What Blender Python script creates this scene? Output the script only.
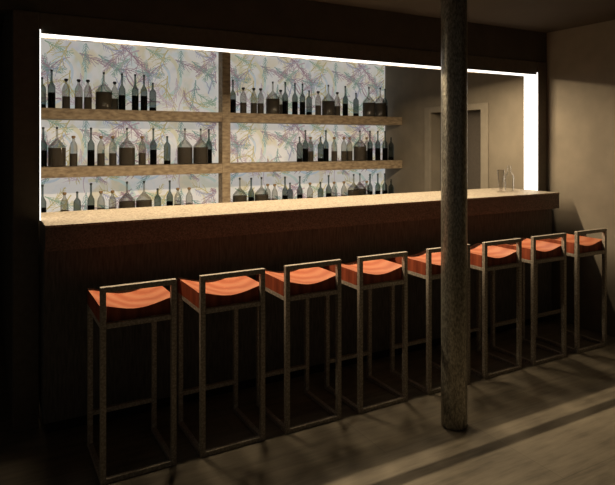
import bpy, bmesh, math, random
from mathutils import Vector

for o in list(bpy.data.objects):
    bpy.data.objects.remove(o, do_unlink=True)
sc = bpy.context.scene
COL = sc.collection

# ------------------------------------------------------------------ camera
YAW = 0.5094
cd = bpy.data.cameras.new('camera')
cam = bpy.data.objects.new('camera', cd)
COL.objects.link(cam)
cam.location = (0, 0, 1.6)
cam.rotation_euler = (math.pi / 2, 0, -YAW)
cd.sensor_fit = 'HORIZONTAL'
cd.sensor_width = 36
cd.lens = 577.0 / 615 * 36
cd.shift_y = -(242.5 - 141.87) / 615
cd.clip_start = 0.02
sc.camera = cam

# ------------------------------------------------------------------ world, exposure
w = bpy.data.worlds.new('dim room')
sc.world = w
w.use_nodes = True
w.node_tree.nodes['Background'].inputs[0].default_value = (1.0, 0.87, 0.70, 1)
w.node_tree.nodes['Background'].inputs[1].default_value = 0.036
vs = sc.view_settings
vs.view_transform = 'Standard'
vs.look = 'None'
vs.exposure = 0.0
vs.gamma = 1.0
vs.use_curve_mapping = False

LED_COL = (1.0, 0.77, 0.48)     # warm light of the strip under the lintel
LED_POW = 560.0
PANEL_GLOW = 0.40

# ------------------------------------------------------------------ materials
def new_mat(name):
    m = bpy.data.materials.new(name)
    m.use_nodes = True
    nt = m.node_tree
    return m, nt, nt.nodes['Principled BSDF']

def N(nt, typ, **kw):
    n = nt.nodes.new(typ)
    for k, v in kw.items():
        if k.startswith('i_'):
            n.inputs[k[2:].replace('_', ' ')].default_value = v
        else:
            setattr(n, k, v)
    return n

def ramp(nt, fac, stops):
    r = nt.nodes.new('ShaderNodeValToRGB')
    el = r.color_ramp.elements
    while len(el) < len(stops):
        el.new(0.5)
    for e, (p, c) in zip(el, stops):
        e.position = p
        e.color = (*c, 1)
    nt.links.new(fac, r.inputs[0])
    return r.outputs[0]

def noisy(name, c0, c1, scale=20, stretch=(1, 1, 1), rough=0.6, metal=0.0, detail=4, lo=0.35, hi=0.65,
          bump=0.0, spec=0.5, space='Object'):
    m, nt, b = new_mat(name)
    tc = N(nt, 'ShaderNodeTexCoord')
    mp = N(nt, 'ShaderNodeMapping')
    mp.inputs['Scale'].default_value = stretch
    nt.links.new(tc.outputs[space], mp.inputs[0])
    no = N(nt, 'ShaderNodeTexNoise', i_Scale=scale, i_Detail=detail)
    nt.links.new(mp.outputs[0], no.inputs['Vector'])
    c = ramp(nt, no.outputs['Fac'], [(lo, c0), (hi, c1)])
    nt.links.new(c, b.inputs['Base Color'])
    b.inputs['Roughness'].default_value = rough
    b.inputs['Metallic'].default_value = metal
    b.inputs['Specular IOR Level'].default_value = spec
    if bump:
        bp = N(nt, 'ShaderNodeBump', i_Strength=bump, i_Distance=0.01)
        nt.links.new(no.outputs['Fac'], bp.inputs['Height'])
        nt.links.new(bp.outputs[0], b.inputs['Normal'])
    return m

def emit_mat(name, col, strength):
    m, nt, b = new_mat(name)
    b.inputs['Base Color'].default_value = (0.8, 0.8, 0.8, 1)
    b.inputs['Emission Color'].default_value = (*col, 1)
    b.inputs['Emission Strength'].default_value = strength
    return m

M = {}
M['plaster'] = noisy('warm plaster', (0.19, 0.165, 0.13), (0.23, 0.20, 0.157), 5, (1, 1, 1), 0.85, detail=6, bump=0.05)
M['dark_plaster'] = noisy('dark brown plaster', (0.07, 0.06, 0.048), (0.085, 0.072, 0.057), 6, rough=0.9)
M['ceiling'] = noisy('dark ceiling paint', (0.055, 0.045, 0.035), (0.065, 0.053, 0.041), 2, rough=0.9)
M['portal'] = noisy('dark bronze casing', (0.09, 0.075, 0.058), (0.115, 0.094, 0.073), 30, rough=0.6)
M['slab'] = noisy('speckled stone', (0.13, 0.11, 0.084), (0.36, 0.313, 0.255), 90, detail=2, rough=0.55, lo=0.36, hi=0.62, spec=0.3)
M['fascia'] = noisy('shade-darkened grained fascia', (0.095, 0.083, 0.076), (0.18, 0.158, 0.145), 130, detail=2, rough=0.65, lo=0.36, hi=0.64, spec=0.25)  # grained counter edge, shade of its unlit front put into the colour
M['front'] = noisy('dark grained board', (0.06, 0.056, 0.053), (0.135, 0.125, 0.117), 30, (3, 3, 0.35), 0.75, lo=0.3, hi=0.7)
M['plinth'] = noisy('black plinth', (0.012, 0.01, 0.008), (0.02, 0.016, 0.012), 20, rough=0.8)
M['shelf'] = noisy('brown burl shelf veneer', (0.24, 0.175, 0.115), (0.47, 0.37, 0.255), 26, (0.6, 1, 1.6), 0.6, detail=6, lo=0.35, hi=0.66)
M['steel'] = noisy('speckled brown steel', (0.27, 0.235, 0.195), (0.54, 0.485, 0.41), 90, rough=0.5, metal=0.15, detail=2, lo=0.42, hi=0.72)
M['iron'] = noisy('mottled cast iron', (0.17, 0.16, 0.135), (0.46, 0.44, 0.37), 120, (1, 1, 0.45), 0.30, 0.65, detail=5, lo=0.35, hi=0.68, bump=0.2)
M['door'] = noisy('brown grey door paint', (0.08, 0.068, 0.057), (0.095, 0.08, 0.067), 40, rough=0.7)
M['casing'] = noisy('painted door casing', (0.24, 0.213, 0.173), (0.27, 0.24, 0.195), 12, rough=0.7)
M['brass'] = noisy('dull handle metal', (0.3, 0.26, 0.2), (0.4, 0.35, 0.27), 20, rough=0.35, metal=0.9)
M['cork'] = noisy('cork', (0.30, 0.19, 0.10), (0.42, 0.28, 0.16), 120, rough=0.9)
M['black_cap'] = noisy('black stopper', (0.012, 0.012, 0.012), (0.02, 0.02, 0.02), 50, rough=0.4)
M['green_cap'] = noisy('dark capsule', (0.03, 0.035, 0.032), (0.045, 0.05, 0.046), 50, rough=0.5)
M['glow'] = emit_mat('white light diffuser', (1.0, 0.97, 0.92), 1.7)
M['led'] = emit_mat('warm light strip', LED_COL, LED_POW)

# floor : large stone tiles with streaks running along the bar
def floor_mat():
    m, nt, b = new_mat('streaked floor tiles')
    tc = N(nt, 'ShaderNodeTexCoord')
    mp = N(nt, 'ShaderNodeMapping')
    mp.inputs['Scale'].default_value = (0.9, 7, 1)
    nt.links.new(tc.outputs['Object'], mp.inputs[0])
    n1 = N(nt, 'ShaderNodeTexNoise', i_Scale=3.0, i_Detail=8, i_Roughness=0.65)
    nt.links.new(mp.outputs[0], n1.inputs['Vector'])
    n2 = N(nt, 'ShaderNodeTexNoise', i_Scale=2.2, i_Detail=3)
    nt.links.new(tc.outputs['Object'], n2.inputs['Vector'])
    br = N(nt, 'ShaderNodeTexBrick', i_Scale=1.0, i_Mortar_Size=0.003, i_Brick_Width=1.2, i_Row_Height=0.6)
    br.inputs['Color1'].default_value = (0.93, 0.93, 0.93, 1)
    br.inputs['Color2'].default_value = (1.05, 1.05, 1.05, 1)
    br.inputs['Mortar'].default_value = (0.8, 0.8, 0.8, 1)
    nt.links.new(tc.outputs['Object'], br.inputs['Vector'])
    ma = N(nt, 'ShaderNodeMath', operation='ADD')
    mb = N(nt, 'ShaderNodeMath', operation='MULTIPLY')
    mb.inputs[1].default_value = 0.5
    nt.links.new(n1.outputs['Fac'], ma.inputs[0])
    nt.links.new(n2.outputs['Fac'], ma.inputs[1])
    nt.links.new(ma.outputs[0], mb.inputs[0])
    c = ramp(nt, mb.outputs[0], [(0.36, (0.10, 0.085, 0.064)), (0.5, (0.182, 0.157, 0.118)), (0.64, (0.245, 0.213, 0.16))])
    mx = N(nt, 'ShaderNodeMix', data_type='RGBA', blend_type='MULTIPLY')
    mx.inputs[0].default_value = 1.0
    nt.links.new(c, mx.inputs[6])
    nt.links.new(br.outputs['Color'], mx.inputs[7])
    nt.links.new(mx.outputs[2], b.inputs['Base Color'])
    b.inputs['Roughness'].default_value = 0.6
    b.inputs['Specular IOR Level'].default_value = 0.25
    bp = N(nt, 'ShaderNodeBump', i_Strength=0.08, i_Distance=0.01)
    nt.links.new(n1.outputs['Fac'], bp.inputs['Height'])
    nt.links.new(bp.outputs[0], b.inputs['Normal'])
    return m
M['floor'] = floor_mat()

def seat_mat():
    m, nt, b = new_mat('orange figured seat wood')
    tc = N(nt, 'ShaderNodeTexCoord')
    mp = N(nt, 'ShaderNodeMapping')
    mp.inputs['Location'].default_value = (-0.13, -0.27, -0.86)
    mp.inputs['Scale'].default_value = (1.0, 0.8, 1.0)
    nt.links.new(tc.outputs['Object'], mp.inputs[0])
    wv = N(nt, 'ShaderNodeTexWave', wave_type='RINGS', rings_direction='Z', i_Scale=3.6, i_Distortion=3.4, i_Detail=4, i_Detail_Scale=1.6)
    nt.links.new(mp.outputs[0], wv.inputs['Vector'])
    c = ramp(nt, wv.outputs['Fac'], [(0.0, (0.36, 0.095, 0.042)), (0.5, (0.43, 0.130, 0.062)), (1.0, (0.47, 0.172, 0.09))])
    nt.links.new(c, b.inputs['Base Color'])
    b.inputs['Roughness'].default_value = 0.38
    b.inputs['Specular IOR Level'].default_value = 0.45
    return m
M['seat'] = seat_mat()
M['seat_side_shade'] = noisy('shade-darkened red seat wood', (0.17, 0.032, 0.014), (0.36, 0.085, 0.038), 22, (1, 1, 0.12), 0.5, detail=3, lo=0.34, hi=0.66, spec=0.3)  # seat wood again, with the shade of the unlit sides put into its colour

def panel_mat():
    """backlit white sheet with soft washes of colour"""
    m, nt, b = new_mat('backlit printed sheet')
    tc = N(nt, 'ShaderNodeTexCoord')
    n1 = N(nt, 'ShaderNodeTexNoise', i_Scale=3.2, i_Detail=3, i_Distortion=0.8)
    nt.links.new(tc.outputs['Object'], n1.inputs['Vector'])
    c1 = ramp(nt, n1.outputs['Fac'], [(0.30, (0.86, 0.86, 0.72)), (0.43, (0.99, 0.95, 0.88)), (0.57, (0.99, 0.95, 0.89)), (0.70, (0.80, 0.87, 0.86))])
    n2 = N(nt, 'ShaderNodeTexNoise', i_Scale=4.5, i_Detail=2, i_Distortion=0.5)
    mp = N(nt, 'ShaderNodeMapping')
    mp.inputs['Location'].default_value = (7, 3, 5)
    nt.links.new(tc.outputs['Object'], mp.inputs[0])
    nt.links.new(mp.outputs[0], n2.inputs['Vector'])
    c2 = ramp(nt, n2.outputs['Fac'], [(0.32, (0.93, 0.86, 0.68)), (0.45, (1, 1, 1)), (0.58, (1, 1, 1)), (0.72, (0.86, 0.87, 0.95))])
    mx = N(nt, 'ShaderNodeMix', data_type='RGBA', blend_type='MULTIPLY')
    mx.inputs[0].default_value = 1.0
    nt.links.new(c1, mx.inputs[6])
    nt.links.new(c2, mx.inputs[7])
    dm = N(nt, 'ShaderNodeMix', data_type='RGBA', blend_type='MULTIPLY')
    dm.inputs[0].default_value = 1.0
    dm.inputs[7].default_value = (0.55, 0.55, 0.55, 1)
    nt.links.new(mx.outputs[2], dm.inputs[6])
    nt.links.new(dm.outputs[2], b.inputs['Base Color'])
    nt.links.new(mx.outputs[2], b.inputs['Emission Color'])
    b.inputs['Emission Strength'].default_value = PANEL_GLOW
    b.inputs['Roughness'].default_value = 0.7
    b.inputs['Specular IOR Level'].default_value = 0.2
    return m
M['sheet'] = panel_mat()

def ink(name, col):
    m, nt, b = new_mat(name)
    b.inputs['Base Color'].default_value = (*[c * 0.55 for c in col], 1)
    b.inputs['Emission Color'].default_value = (*col, 1)
    b.inputs['Emission Strength'].default_value = PANEL_GLOW
    b.inputs['Roughness'].default_value = 0.7
    b.inputs['Specular IOR Level'].default_value = 0.2
    return m
INKS = [ink('mauve print', (0.44, 0.29, 0.33)), ink('teal print', (0.28, 0.42, 0.38)), ink('ochre print', (0.66, 0.56, 0.27)),
        ink('lavender print', (0.46, 0.46, 0.58)), ink('green print', (0.36, 0.50, 0.36)), ink('pale pink print', (0.66, 0.52, 0.56)),
        ink('pale yellow wash', (0.86, 0.80, 0.58)), ink('pale blue wash', (0.72, 0.80, 0.86)), ink('pale green wash', (0.74, 0.85, 0.76))]

def glass_mat(name, tint, refl=0.35, body=None, body_fac=0.0):
    m = bpy.data.materials.new(name)
    m.use_nodes = True
    nt = m.node_tree
    nt.nodes.clear()
    out = N(nt, 'ShaderNodeOutputMaterial')
    tr = N(nt, 'ShaderNodeBsdfTransparent')
    tr.inputs[0].default_value = (*tint, 1)
    gl = N(nt, 'ShaderNodeBsdfGlossy')
    gl.inputs['Roughness'].default_value = 0.08
    lw = N(nt, 'ShaderNodeFresnel', i_IOR=1.45)
    mu = N(nt, 'ShaderNodeMath', operation='MULTIPLY')
    mu.inputs[1].default_value = refl
    nt.links.new(lw.outputs[0], mu.inputs[0])
    mx = N(nt, 'ShaderNodeMixShader')
    nt.links.new(mu.outputs[0], mx.inputs[0])
    src = tr.outputs[0]
    if body:
        df = N(nt, 'ShaderNodeBsdfDiffuse')
        df.inputs[0].default_value = (*body, 1)
        m2 = N(nt, 'ShaderNodeMixShader')
        m2.inputs[0].default_value = body_fac
        nt.links.new(tr.outputs[0], m2.inputs[1])
        nt.links.new(df.outputs[0], m2.inputs[2])
        src = m2.outputs[0]
    nt.links.new(src, mx.inputs[1])
    nt.links.new(gl.outputs[0], mx.inputs[2])
    nt.links.new(mx.outputs[0], out.inputs[0])
    return m
M['clear_glass'] = glass_mat('grey bottle glass', (0.70, 0.70, 0.67))
M['green_glass'] = glass_mat('grey green bottle glass', (0.43, 0.47, 0.46))
M['dark_glass'] = glass_mat('dark green bottle glass', (0.30, 0.33, 0.32))
M['bare_glass'] = glass_mat('clear drinking glass', (0.965, 0.965, 0.96), 0.4)
M['smoke_glass'] = glass_mat('grey beer glass', (0.88, 0.87, 0.86), 0.5)
M['brown_liquid'] = glass_mat('brown spirit', (0.42, 0.38, 0.35), 0.1, (0.24, 0.20, 0.165), 0.5)
M['dark_liquid'] = glass_mat('dark wine', (0.10, 0.09, 0.08), 0.1, (0.02, 0.017, 0.014), 0.7)

# ------------------------------------------------------------------ mesh helpers
def add_box(bm, x0, x1, y0, y1, z0, z1, bev=0.0):
    vs_ = [bm.verts.new(p) for p in ((x0, y0, z0), (x1, y0, z0), (x1, y1, z0), (x0, y1, z0),
                                     (x0, y0, z1), (x1, y0, z1), (x1, y1, z1), (x0, y1, z1))]
    fs = [bm.faces.new([vs_[i] for i in q]) for q in ((3, 2, 1, 0), (4, 5, 6, 7), (0, 1, 5, 4), (1, 2, 6, 5), (2, 3, 7, 6), (3, 0, 4, 7))]
    if bev:
        es = list({e for f in fs for e in f.edges})
        bmesh.ops.bevel(bm, geom=es, offset=bev, segments=2, affect='EDGES', profile=0.5)

def add_lathe(bm, prof, seg=24, cx=0, cy=0, close=True):
    rings = []
    for r, z in prof:
        if r < 1e-6:
            rings.append([bm.verts.new((cx, cy, z))])
        else:
            rings.append([bm.verts.new((cx + r * math.cos(2 * math.pi * k / seg), cy + r * math.sin(2 * math.pi * k / seg), z)) for k in range(seg)])
    for a, b in zip(rings, rings[1:]):
        for k in range(seg):
            k2 = (k + 1) % seg
            if len(a) == 1 and len(b) == 1:
                continue
            if len(a) == 1:
                bm.faces.new((a[0], b[k2], b[k]))
            elif len(b) == 1:
                bm.faces.new((a[k], a[k2], b[0]))
            else:
                bm.faces.new((a[k], a[k2], b[k2], b[k]))

def obj(name, bm, mat, parent=None, smooth=False):
    bmesh.ops.recalc_face_normals(bm, faces=bm.faces)
    me = bpy.data.meshes.new(name)
    bm.to_mesh(me)
    bm.free()
    for mm in (mat if isinstance(mat, list) else [mat]):
        me.materials.append(mm)
    if smooth:
        for p in me.polygons:
            p.use_smooth = True
        me.set_sharp_from_angle(angle=math.radians(40))
    o = bpy.data.objects.new(name, me)
    COL.objects.link(o)
    if parent:
        o.parent = parent
    return o

def box_obj(name, dims, mat, parent=None, bev=0.0):
    bm = bmesh.new()
    add_box(bm, *dims, bev=bev)
    return obj(name, bm, mat, parent)

def tag(o, label, cat, group=None):
    o['label'] = label
    o['category'] = cat
    if group:
        o['group'] = group
    return o

def thing(name, label, cat, loc=(0, 0, 0), group=None):
    o = bpy.data.objects.new(name, None)
    o.empty_display_size = 0.1
    COL.objects.link(o)
    o.location = loc
    return tag(o, label, cat, group)

def struct(o):
    o['kind'] = 'structure'
    return o

def dup(root, loc, label):
    r = root.copy()
    COL.objects.link(r)
    r.location = loc
    r['label'] = label
    for ch in root.children:
        c = ch.copy()
        COL.objects.link(c)
        c.parent = r
    return r

# ------------------------------------------------------------------ the room
XR = 4.5            # right wall
YW0, YW1 = 3.542, 3.69   # thickness of the wall with the bar opening
OX0, OX1 = 0.268, 4.36   # opening
ZS = 2.207          # underside of the lintel
ZC = 2.60           # ceiling
ZH = 2.326          # top of the portal casing
YP = 5.99           # backlit panel plane

def struct_box(name, dims, mat, bev=0.0):
    return struct(box_obj(name, dims, mat, bev=bev))

struct_box('floor', (-3.2, XR + 0.5, -2.5, 6.3, -0.12, 0), M['floor'])
struct_box('ceiling', (-3.2, XR + 0.5, -2.5, 6.3, ZC, ZC + 0.12), M['ceiling'])
# right wall with the door opening
DY0, DY1, DZ = 4.344, 5.12, 1.936
bm = bmesh.new()
add_box(bm, XR, XR + 0.2, -2.5, DY0, 0, ZC)
add_box(bm, XR, XR + 0.2, DY1, 6.3, 0, ZC)
add_box(bm, XR, XR + 0.2, DY0, DY1, DZ, ZC)
struct(obj('wall_right', bm, M['plaster']))
# wall above the opening
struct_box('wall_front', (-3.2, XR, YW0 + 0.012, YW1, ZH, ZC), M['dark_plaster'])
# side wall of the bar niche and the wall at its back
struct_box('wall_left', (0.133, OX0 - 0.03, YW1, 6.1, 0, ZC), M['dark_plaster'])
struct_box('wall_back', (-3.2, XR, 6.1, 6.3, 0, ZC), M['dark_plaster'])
# portal casing
struct_box('trim_1', (0.133, OX0 - 0.006, YW0, YW1, 0, ZH), M['portal'], 0.004)
struct_box('trim_2', (OX1 + 0.010, XR - 0.012, YW0, YW1, 0, ZH), M['portal'], 0.004)
struct_box('trim_3', (OX0 - 0.006, OX1 + 0.010, YW0 + 0.008, YW1, ZS + 0.012, ZH), M['portal'], 0.003)

# door in the right wall
d = bpy.data.objects.new('door_1', None)
COL.objects.link(d)
d.location = (XR, (DY0 + DY1) / 2, 0)
struct(d)
d['label'] = 'dark brown-grey door in a pale casing on the right wall behind the counter'
hy = (DY1 - DY0) / 2
bm = bmesh.new()
add_box(bm, -0.022, 0.0, -hy - 0.098, -hy, 0, DZ + 0.066, 0.003)
add_box(bm, -0.022, 0.0, hy, hy + 0.098, 0, DZ + 0.066, 0.003)
add_box(bm, -0.022, 0.0, -hy, hy, DZ, DZ + 0.066, 0.003)
obj('casing', bm, M['casing'], d)
lf = box_obj('door_leaf', (0.13, 0.17, -hy + 0.004, hy - 0.004, 0.006, DZ - 0.004), M['door'], d)
bm = bmesh.new()
add_box(bm, 0.122, 0.13, -hy + 0.05, -hy + 0.09, 0.95, 1.13, 0.002)
add_box(bm, 0.085, 0.122, -hy + 0.062, -hy + 0.078, 1.05, 1.066, 0.003)
add_box(bm, 0.08, 0.095, -hy + 0.062, -hy + 0.17, 1.05, 1.068, 0.004)
obj('door_handle', bm, M['brass'], lf)

# ------------------------------------------------------------------ light panels lining the opening
def face_glow(o, test):
    """only the faces that pass the test are the shining diffuser, the rest is its casing"""
    for pl in o.data.polygons:
        pl.material_index = 1 if test(pl.normal) else 0

t = thing('soffit_light', 'long white light panel lining the underside of the bar opening', 'light panel', ((OX0 + OX1) / 2, 3.6, ZS), 'light panels lining the bar opening')
L = (OX1 - OX0) / 2
o = box_obj('diffuser', (-L, L, YW0 + 0.006 - 3.6, 3.672 - 3.6, 0, 0.012), [M['portal'], M['glow']], t)
face_glow(o, lambda n: n.z < -0.5)
bm = bmesh.new()
add_box(bm, -L, L, 3.692 - 3.6, 3.812 - 3.6, 0.032, 0.045)
add_box(bm, -L, L, 3.804 - 3.6, 3.812 - 3.6, 0.0175, 0.032)
obj('channel', bm, M['portal'], t)
NL, PITCH = 9, 0.44
for k in range(NL):
    xx = 0.33 + PITCH * k - (OX0 + OX1) / 2 + 0.0
    o = box_obj('led', (xx - 0.16, xx + 0.16, 3.762 - 3.6, 3.786 - 3.6, 0.020, 0.032), [M['portal'], M['led']], t)
    face_glow(o, lambda n: n.z < -0.5)
o = box_obj('jamb_light', (OX0 - 0.003, OX0 + 0.003, YW0 - 0.006, YW1, 1.161, 2.228), [M['portal'], M['glow']])
face_glow(o, lambda n: n.x > 0.5 or n.y < -0.5)
tag(o, 'white light panel seen edge-on at the left side of the bar opening', 'light panel', 'light panels lining the bar opening')
o = box_obj('jamb_light', (OX1 - 0.001, OX1 + 0.009, YW0 - 0.006, YW1, 1.161, 2.228), [M['portal'], M['glow']])
face_glow(o, lambda n: n.x < -0.5)
tag(o, 'wide glowing white upright panel at the right end of the bar opening', 'light panel', 'light panels lining the bar opening')

# ------------------------------------------------------------------ bar counter
ZT = 1.16
t = thing('bar_counter', 'long dark bar counter with a thick speckled top, stools along its front', 'counter', ((OX0 + OX1) / 2, 3.6, 0))
cx = (OX0 + OX1) / 2
box_obj('countertop', (0.274 - cx, 4.358 - cx, 3.31 - 3.6, 3.94 - 3.6, ZT - 0.012, ZT), M['slab'], t, 0.002)
box_obj('fascia', (0.275 - cx, 4.357 - cx, 3.312 - 3.6, 3.938 - 3.6, ZT - 0.137, ZT - 0.012), M['fascia'], t, 0.001)
box_obj('front_panel', (0.274 - cx, 4.358 - cx, 3.388 - 3.6, 3.86 - 3.6, 0.085, ZT - 0.137), M['front'], t, 0.003)
box_obj('plinth', (0.30 - cx, 4.33 - cx, 3.46 - 3.6, 3.82 - 3.6, 0, 0.085), M['plinth'], t)

# ------------------------------------------------------------------ backlit panels with printed branching growths
def branches(x0, x1, z0, z1, seed):
    """flat print: polylines in panel coordinates -> list of (points, w0, w1, ink, layer)"""
    rnd = random.Random(seed)
    out = []
    def curve(p, a, length, bend, n):
        pts = [p]
        st = length / n
        for i in range(n):
            a += bend / n + rnd.uniform(-0.10, 0.10)
            p = (p[0] + st * math.cos(a), p[1] + st * math.sin(a))
            pts.append(p)
        return pts
    def feather(p, a, length, bend, ink_, w, dens, tl, depth):
        n = max(4, int(length / 0.026))
        pts = curve(p, a, length, bend, n)
        out.append((pts, w, w * 0.35, ink_, depth))
        if depth >= 3:
            return
        side = rnd.choice((-1, 1))
        for i in range(1, n):
            for _ in range(dens):
                if rnd.random() < 0.24:
                    continue
                q, r = pts[i], pts[i + 1] if i + 1 < len(pts) else pts[i]
                ang = math.atan2(pts[i][1] - pts[i - 1][1], pts[i][0] - pts[i - 1][0])
                side = -side
                l2 = tl * rnd.uniform(0.5, 1.15) * (1 - 0.55 * i / n)
                feather(q, ang + side * rnd.uniform(0.5, 0.95), l2, side * rnd.uniform(-0.7, 0.35), ink_, max(w * 0.66, 0.0055), 1, l2 * 0.42, depth + (1 if l2 > 0.07 else 2))
    # a motif sheet about 0.95 m wide, laid side by side along the panel like the print's repeat
    TW, TH = 0.95, 0.74
    # broad pale bands and plain arcs
    for k in range(7):
        feather((rnd.uniform(0, TW), rnd.uniform(0, TH)), rnd.uniform(0, 6.28), rnd.uniform(0.25, 0.45), rnd.choice((-1, 1)) * rnd.uniform(1.2, 2.4), (6, 6, 7, 6, 8, 7, 8)[k], (0.05, 0.035)[k % 2], 0, 0.05, 1)
    for _ in range(5):
        feather((rnd.uniform(0, TW), rnd.uniform(0, TH)), rnd.uniform(0, 6.28), rnd.uniform(0.3, 0.5), rnd.choice((-1, 1)) * rnd.uniform(1.6, 2.6), rnd.choice((0, 0, 2, 5)), 0.016, 0, 0.05, 1)
    # fern-like fronds: a curved stem with close parallel barbs on both sides
    def frond(p, a, length, bend, ink_, w, bl):
        n = max(8, int(length / 0.021))
        pts = curve(p, a, length, bend, n)
        out.append((pts, w, w * 0.4, ink_, 2))
        for i in range(1, n):
            ang = math.atan2(pts[i][1] - pts[i - 1][1], pts[i][0] - pts[i - 1][0])
            for side in (-1, 1):
                if rnd.random() < 0.12:
                    continue
                l2 = bl * rnd.uniform(0.7, 1.15) * math.sin(math.pi * (0.18 + 0.80 * i / n)) ** 0.7
                bp = curve(pts[i], ang + side * rnd.uniform(0.65, 0.95), l2, -side * rnd.uniform(0.2, 0.8), 4)
                out.append((bp, 0.0056, 0.0032, ink_, 3))
                if l2 > 0.06 and rnd.random() < 0.6:
                    q = bp[2]
                    out.append((curve(q, ang + side * rnd.uniform(0.0, 0.4), l2 * 0.45, 0.2, 3), 0.005, 0.003, ink_, 3))
    inks = [0, 1, 2, 0, 4, 3, 1, 0, 2, 5, 1, 0, 4, 2, 3, 0, 1, 2, 0, 4, 2, 1, 3, 0, 2, 1, 0, 5, 4, 2]
    for k, ik in enumerate(inks):
        gx = (k % 6 + rnd.uniform(0.2, 0.8)) / 6 * TW
        gz = ((k // 6) + rnd.uniform(0.2, 0.8)) / 5 * TH
        if k % 3 == 2:
            feather((gx, gz), rnd.uniform(0, 6.28), rnd.uniform(0.25, 0.42), rnd.uniform(-1.3, 1.3), ik, rnd.uniform(0.010, 0.015), 1, rnd.uniform(0.10, 0.17), 1)
        else:
            frond((gx, gz), rnd.uniform(0, 6.28), rnd.uniform(0.24, 0.42), rnd.uniform(-1.5, 1.5), ik, rnd.uniform(0.008, 0.012), rnd.uniform(0.06, 0.10))
    return out, TW, TH

MOTIF, TW, TH = branches(0, 1, 0, 1, 11)

def backlit(x0, x1, label):
    z0, z1 = 0.85, ZC - 0.01
    bm = bmesh.new()
    add_box(bm, x0, x1, YP, YP + 0.05, z0, z1)
    for f in bm.faces:
        f.material_index = 0
    nx = int((x1 - x0) / TW) + 2
    nz = int((z1 - z0) / TH) + 2
    for ix in range(-1, nx):
        for iz in range(-1, nz):
            ox = x0 + ix * TW
            oz = z0 - 0.25 + iz * TH
            for li, (pts, w0, w1, ik, dep) in enumerate(MOTIF):
                n = len(pts)
                yy = YP - 0.0008 - 0.000002 * li
                prev = None
                for i, (px, pz) in enumerate(pts):
                    X, Z = ox + px, oz + pz
                    a = pts[max(i - 1, 0)]
                    b = pts[min(i + 1, n - 1)]
                    dx, dz = b[0] - a[0], b[1] - a[1]
                    ll = math.hypot(dx, dz) or 1
                    wd = (w0 + (w1 - w0) * i / (n - 1)) / 2
                    ux, uz = -dz / ll * wd, dx / ll * wd
                    if not (x0 + 0.012 < X < x1 - 0.012 and z0 + 0.012 < Z < z1 - 0.012):
                        prev = None
                        continue
                    cur = (bm.verts.new((X + ux, yy, Z + uz)), bm.verts.new((X - ux, yy, Z - uz)))
                    if prev:
                        f = bm.faces.new((prev[0], prev[1], cur[1], cur[0]))
                        f.material_index = 1 + ik
                    prev = cur
    loose = [v for v in bm.verts if not v.link_faces]
    bmesh.ops.delete(bm, geom=loose, context='VERTS')
    o = obj('backlit_panel', bm, [M['sheet']] + INKS)
    return tag(o, label, 'panel', 'backlit panels behind the bottles')

PX0, PX1 = 2.147, 2.235      # post between the two bays
backlit(0.29, 2.219, 'glowing white wall panel with coloured branching print left of the post')
backlit(2.221, XR - 0.012, 'glowing white wall panel with coloured branching print right of the post')

p = box_obj('shelf_post', (PX0, PX1, 5.652, 5.77, 0, ZC - 0.001), M['shelf'])
tag(p, 'brown upright post between the two bays of bottle shelves', 'post')

# ------------------------------------------------------------------ shelves
SHELF_TOP = (1.905, 1.372, 0.845)
YF = 5.65
def shelf(ztop, th, label):
    bm = bmesh.new()
    add_box(bm, 0.29, PX0 - 0.001, YF, YP - 0.004, ztop - th, ztop, 0.002)
    add_box(bm, PX1 + 0.001, XR - 0.002, YF, YP - 0.004, ztop - th, ztop, 0.002)
    add_box(bm, PX0 - 0.001, PX1 + 0.001, YF - 0.003, YF + 0.0015, ztop - th, ztop, 0.0005)
    add_box(bm, PX0 - 0.001, PX1 + 0.001, 5.772, YP - 0.004, ztop - th, ztop)
    o = obj('bottle_shelf', bm, M['shelf'])
    tag(o, label, 'shelf', 'bottle shelves across the glowing wall')
shelf(SHELF_TOP[0], 0.097, 'upper of the two brown shelves crossing the glowing wall')
shelf(SHELF_TOP[1], 0.097, 'lower of the two brown shelves fully seen on the glowing wall')
shelf(SHELF_TOP[2], 0.097, 'lowest shelf, hidden by the counter, carrying the bottom row of bottles')

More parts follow.
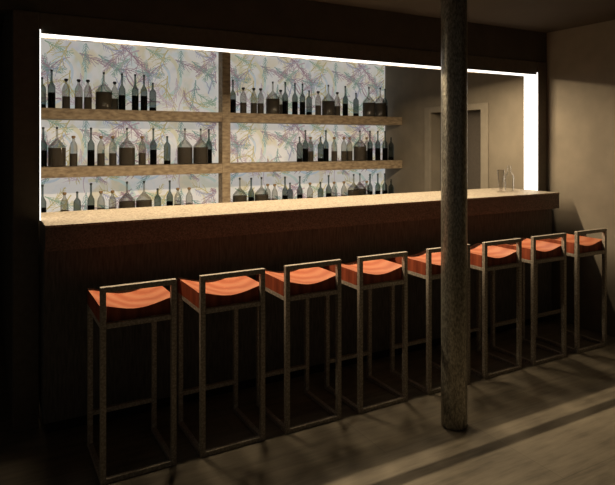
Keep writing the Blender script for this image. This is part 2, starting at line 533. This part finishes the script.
# ------------------------------------------------------------------ bottles
def profile(kind):
    """(outer profile, liquid radius/height list, stopper profile)"""
    if kind == 'A':      # tall slim wine bottle
        o = [(0.0, 0), (0.030, 0), (0.033, 0.004), (0.033, 0.195), (0.030, 0.213), (0.020, 0.232), (0.0115, 0.25), (0.0095, 0.265), (0.0095, 0.345)]
        l = [(0.0, 0.004), (0.0305, 0.004), (0.0315, 0.008), (0.0315, 0.150), (0.0, 0.150)]
        s = [(0.0, 0.345), (0.011, 0.345), (0.0115, 0.362), (0.0, 0.365)]
    elif kind == 'B':    # clear bottle with a stopper
        o = [(0.0, 0), (0.033, 0), (0.036, 0.004), (0.036, 0.165), (0.034, 0.19), (0.026, 0.215), (0.016, 0.232), (0.012, 0.242), (0.012, 0.262)]
        l = [(0.0, 0.005), (0.033, 0.005), (0.034, 0.009), (0.034, 0.118), (0.0, 0.118)]
        s = [(0.0, 0.258), (0.0115, 0.258), (0.0115, 0.264), (0.017, 0.265), (0.018, 0.280), (0.014, 0.285), (0.0, 0.286)]
    elif kind == 'C':    # broad decanter
        o = [(0.0, 0), (0.072, 0), (0.077, 0.004), (0.077, 0.175), (0.074, 0.186), (0.045, 0.222), (0.020, 0.247), (0.0115, 0.262), (0.0095, 0.275), (0.0095, 0.350)]
        l = [(0.0, 0.005), (0.072, 0.005), (0.075, 0.009), (0.075, 0.172), (0.0, 0.172)]
        s = [(0.0, 0.345), (0.0085, 0.345), (0.0085, 0.350), (0.0105, 0.351), (0.0105, 0.366), (0.0, 0.368)]
    else:                # shorter grey-green bottle
        o = [(0.0, 0), (0.031, 0), (0.034, 0.004), (0.034, 0.178), (0.031, 0.197), (0.020, 0.213), (0.0115, 0.225), (0.0095, 0.235), (0.0095, 0.272)]
        l = [(0.0, 0.004), (0.031, 0.004), (0.032, 0.008), (0.032, 0.038), (0.0, 0.038)]
        s = [(0.0, 0.270), (0.0105, 0.270), (0.011, 0.286), (0.0, 0.289)]
    return o, l, s

KIND = {'A': ('wine_bottle', 'tall dark wine bottle', 'green_glass', 'dark_liquid', 'cap', 'green_cap'),
        'B': ('spirit_bottle', 'clear black-stoppered bottle', 'clear_glass', 'brown_liquid', 'stopper', 'black_cap'),
        'K': ('spirit_bottle', 'clear corked bottle', 'clear_glass', 'brown_liquid', 'cork', 'cork'),
        'C': ('decanter', 'broad decanter of brown liquor', 'clear_glass', 'brown_liquid', 'stopper', 'green_cap'),
        'D': ('liqueur_bottle', 'shorter grey-green bottle', 'green_glass', 'dark_liquid', 'cap', 'green_cap')}
CATS = {'A': 'bottle', 'B': 'bottle', 'K': 'bottle', 'C': 'decanter', 'D': 'bottle'}

def make_bottle(k, loc, label, group):
    name, _, g, l, sn, sm = KIND[k]
    o, q, s = profile('B' if k == 'K' else k)
    t = thing(name, label, CATS[k], loc, group)
    bm = bmesh.new(); add_lathe(bm, o, 20); obj('glass', bm, M[g], t, True)
    bm = bmesh.new(); add_lathe(bm, q, 20); obj('liquid', bm, M[l], t, True)
    bm = bmesh.new(); add_lathe(bm, s, 14); obj(sn, bm, M[sm], t, True)
    return t

ROWS = [
    ('top', SHELF_TOP[0], 'left', [(42, 'D'), (51.6, 'A'), (66.1, 'B'), (78.7, 'B'), (87.9, 'B'), (103.8, 'C'), (114.7, 'B'), (122, 'A'), (135.2, 'A'), (144, 'A'), (152.8, 'D')]),
    ('top', SHELF_TOP[0], 'right', [(232.9, 'A'), (243.3, 'B'), (253.8, 'B'), (260.6, 'B'), (272.8, 'C'), (280.7, 'B'), (285.2, 'A'), (294.9, 'A'), (302.5, 'A'), (309.1, 'D'), (318.2, 'B'), (328.4, 'C'), (337.3, 'B'), (345.3, 'A'), (356, 'D'), (368.9, 'C'), (380.2, 'C'), (385, 'A')]),
    ('middle', SHELF_TOP[1], 'left', [(43.2, 'A'), (57, 'C'), (73.5, 'K'), (91, 'A'), (101, 'K'), (112.8, 'K'), (127, 'C'), (142.2, 'K'), (153.3, 'A'), (167.2, 'D'), (184.9, 'C'), (200.7, 'C'), (208.9, 'A')]),
    ('middle', SHELF_TOP[1], 'right', [(299.6, 'D'), (305.4, 'A'), (310.6, 'K'), (320.5, 'D'), (325.9, 'A'), (334.3, 'K'), (344, 'K'), (349.6, 'K'), (359.9, 'C'), (366.7, 'K'), (370, 'A'), (377.8, 'A'), (385, 'A'), (391, 'D')]),
    ('bottom', SHELF_TOP[2], 'left', [(42.5, 'A'), (64.5, 'K'), (77.2, 'D'), (91, 'A'), (101, 'K'), (112.5, 'K'), (127, 'C'), (144, 'C'), (157.6, 'D'), (169.7, 'A'), (177.8, 'K'), (189.2, 'K')]),
    ('bottom', SHELF_TOP[2], 'right', [(239.8, 'C'), (251.2, 'A'), (261.5, 'C'), (267.7, 'K'), (274.7, 'K'), (285, 'A'), (290, 'D'), (299.8, 'A'), (310, 'K'), (320.5, 'D'), (328.6, 'A'), (334.1, 'K'), (344, 'K'), (353.7, 'C'), (359.9, 'C'), (366.7, 'K'), (370, 'A'), (377.8, 'A'), (384.8, 'A'), (391, 'D')]),
]
ORD = ['first', 'second', 'third', 'fourth', 'fifth', 'sixth', 'seventh', 'eighth', 'ninth', 'tenth', 'eleventh', 'twelfth', 'thirteenth', 'fourteenth', 'fifteenth', 'sixteenth', 'seventeenth', 'eighteenth', 'nineteenth', 'twentieth']
RAD = {'A': 0.034, 'B': 0.037, 'K': 0.037, 'C': 0.078, 'D': 0.035}

def x_on_row(px, Y):
    # shelf position of a bottle whose bearing from the camera was read off the photo
    u = (px - 307.5) / 577.0
    s, c = math.sin(YAW), math.cos(YAW)
    return Y * (s + u * c) / (c - u * s)

PROTO = {}
for row, z, bay, items in ROWS:
    placed = []
    for i, (px, k) in enumerate(items):
        # keep neighbours from touching: those too close stand one behind the other
        best = None
        for Y in (5.80, 5.86, 5.74, 5.90, 5.715, 5.89):
            X = min(x_on_row(px, Y), XR - RAD[k] - 0.004)
            if Y + RAD[k] > YP - 0.008 or Y - RAD[k] < YF + 0.005:
                continue
            if bay == 'left' and X > PX0 - RAD[k] - 0.004: X = PX0 - RAD[k] - 0.004
            if bay == 'right' and X < PX1 + RAD[k] + 0.004: X = PX1 + RAD[k] + 0.004
            gap = min([math.hypot(X - a, Y - b) - RAD[k] - r for a, b, r in placed] + [1])
            if gap > 0.003:
                best = (X, Y)
                break
            if best is None or gap > best[2] if best and len(best) == 3 else best is None:
                best = (X, Y, gap)
        X, Y = best[0], best[1]
        if len(best) == 3:
            a, b, r = max(placed, key=lambda q: q[0])
            X = a + r + RAD[k] + 0.004
            X = min(X, XR - RAD[k] - 0.003)
        placed.append((X, Y, RAD[k]))
        where = {'top': 'on the upper shelf', 'middle': 'on the lower shelf', 'bottom': 'in the bottom row'}[row]
        label = '%s, %s %s, %s of post' % (KIND[k][1], ORD[i] + ' from left', where, bay)
        group = 'bottles ' + where
        if k not in PROTO:
            PROTO[k] = make_bottle(k, (X, Y, z), label, group)
        else:
            r_ = dup(PROTO[k], (X, Y, z), label)
            r_['group'] = group

# glass and empty bottle on the counter
t = thing('beer_glass', 'empty grey tapered beer glass on the right end of the counter', 'glass', (3.932, 3.575, ZT))
bm = bmesh.new()
add_lathe(bm, [(0.0, 0.0), (0.034, 0.0), (0.035, 0.004), (0.017, 0.011), (0.012, 0.018), (0.014, 0.024), (0.020, 0.08), (0.028, 0.15), (0.032, 0.197), (0.0305, 0.197), (0.0265, 0.15), (0.0185, 0.08), (0.012, 0.03), (0.0, 0.028)], 28)
obj('bowl', bm, M['smoke_glass'], t, True)
t = thing('glass_bottle', 'empty clear glass bottle beside the beer glass on the counter', 'bottle', (4.085, 3.62, ZT))
bm = bmesh.new()
add_lathe(bm, [(0.0, 0.0), (0.038, 0.0), (0.041, 0.004), (0.041, 0.125), (0.038, 0.142), (0.026, 0.160), (0.017, 0.170), (0.015, 0.18), (0.015, 0.215), (0.017, 0.216), (0.017, 0.224), (0.013, 0.225), (0.013, 0.18), (0.0235, 0.158), (0.036, 0.140), (0.0385, 0.125), (0.0385, 0.006), (0.0, 0.006)], 28)
obj('glass', bm, M['bare_glass'], t, True)

# ------------------------------------------------------------------ cast-iron column
CXC, CYC, CR = 2.311, 2.44, 0.0725
bm = bmesh.new()
add_lathe(bm, [(0.0, 0.0), (CR - 0.012, 0.0), (CR - 0.002, 0.008), (CR, 0.02), (CR, ZC - 0.012), (CR + 0.012, ZC - 0.01), (CR + 0.012, ZC - 0.001), (0.0, ZC - 0.001)], 48, 0, 0)
c = obj('iron_column', bm, M['iron'], None, True)
c.location = (CXC, CYC, 0)
tag(c, 'round mottled iron column standing in front of the stools', 'column')

# ------------------------------------------------------------------ bar stools
T = 0.026
SW, SD = 0.360, 0.405      # width along the bar, depth
ZR = 0.748                 # top of the seat rails
def make_stool(label, loc):
    t = thing('bar_stool', label, 'bar stool', loc, 'bar stools along the counter')
    hx = SW / 2
    # origin: middle of the front (camera-side) frame, floor level; the stool reaches to +SD
    for sx in (-1, 1):
        a, b = (sx * hx, sx * (hx - T))
        x0, x1 = min(a, b), max(a, b)
        box_obj('leg', (x0, x1, 0, T, 0, 0.92), M['steel'], t, 0.002)
        box_obj('leg', (x0, x1, SD - T, SD, 0, ZR), M['steel'], t, 0.002)
    i = hx - T
    box_obj('back_rail', (-i, i, 0, T, 0.92 - T, 0.92), M['steel'], t, 0.002)
    bm = bmesh.new()
    add_box(bm, -i, i, 0.001, T, ZR - 0.024, ZR, 0.002)
    add_box(bm, -i, i, SD - T, SD - 0.001, ZR - 0.024, ZR, 0.002)
    for sx in (-1, 1):
        a, b = (sx * (hx - 0.001), sx * (hx - T))
        add_box(bm, min(a, b), max(a, b), T, SD - T, ZR - 0.024, ZR, 0.002)
    obj('seat_rail', bm, M['steel'], t)
    bm = bmesh.new()
    add_box(bm, -i, i, 0.001, T, 0, 0.022, 0.002)
    for sx in (-1, 1):
        a, b = (sx * (hx - 0.001), sx * (hx - T))
        add_box(bm, min(a, b), max(a, b), T, SD - T, 0, 0.022, 0.002)
    obj('floor_rail', bm, M['steel'], t)
    box_obj('footrest', (-i, i, SD - T, SD - 0.001, 0.165, 0.189), M['steel'], t, 0.002)
    # saddle-curved solid seat
    bm = bmesh.new()
    nx, ny = 28, 8
    y0, y1 = T + 0.003, SD - 0.001
    def top(u):
        return ZR + 0.001 + 0.080 - 0.033 * max(0, math.cos(math.pi * u)) ** 1.4
    tv = [[bm.verts.new((u * (SW - 0.002), y0 + (y1 - y0) * jj / ny, top(u))) for jj in range(ny + 1)] for u in [(-0.5 + k / nx) for k in range(nx + 1)]]
    bv = [[bm.verts.new((v.co.x, v.co.y, ZR + 0.0005)) for v in r] for r in tv]
    for a in range(nx):
        for b in range(ny):
            bm.faces.new((tv[a][b], tv[a + 1][b], tv[a + 1][b + 1], tv[a][b + 1]))
            bm.faces.new((bv[a][b], bv[a][b + 1], bv[a + 1][b + 1], bv[a + 1][b]))
    for a in range(nx):
        bm.faces.new((tv[a][0], bv[a][0], bv[a + 1][0], tv[a + 1][0]))
        bm.faces.new((tv[a][ny], tv[a + 1][ny], bv[a + 1][ny], bv[a][ny]))
    for b in range(ny):
        bm.faces.new((tv[0][b], tv[0][b + 1], bv[0][b + 1], bv[0][b]))
        bm.faces.new((tv[nx][b], bv[nx][b], bv[nx][b + 1], tv[nx][b + 1]))
    so = obj('seat', bm, [M['seat'], M['seat_side_shade']], t, True)
    for pl in so.data.polygons:
        pl.material_index = 0 if pl.normal.z > 0.5 else 1
    return t

STOOL_X = [0.648, 1.132, 1.616, 2.101, 2.628, 3.120, 3.602, 4.087]
LBL = ['bar stool with orange wooden seat nearest the dark left end of the counter',
       'bar stool with orange wooden seat, second from the left end of the counter',
       'bar stool with orange wooden seat, third from the left end of the counter',
       'bar stool with orange wooden seat just left of the iron column, fully seen',
       'bar stool with orange seat half hidden behind the iron column',
       'bar stool with red-orange wooden seat just right of the iron column',
       'bar stool with red-orange wooden seat, second from the right wall',
       'bar stool with red-orange wooden seat nearest the right wall']
first = make_stool(LBL[0], (STOOL_X[0], 2.812, 0))
for x, lb in list(zip(STOOL_X, LBL))[1:]:
    dup(first, (x, 2.812, 0), lb)
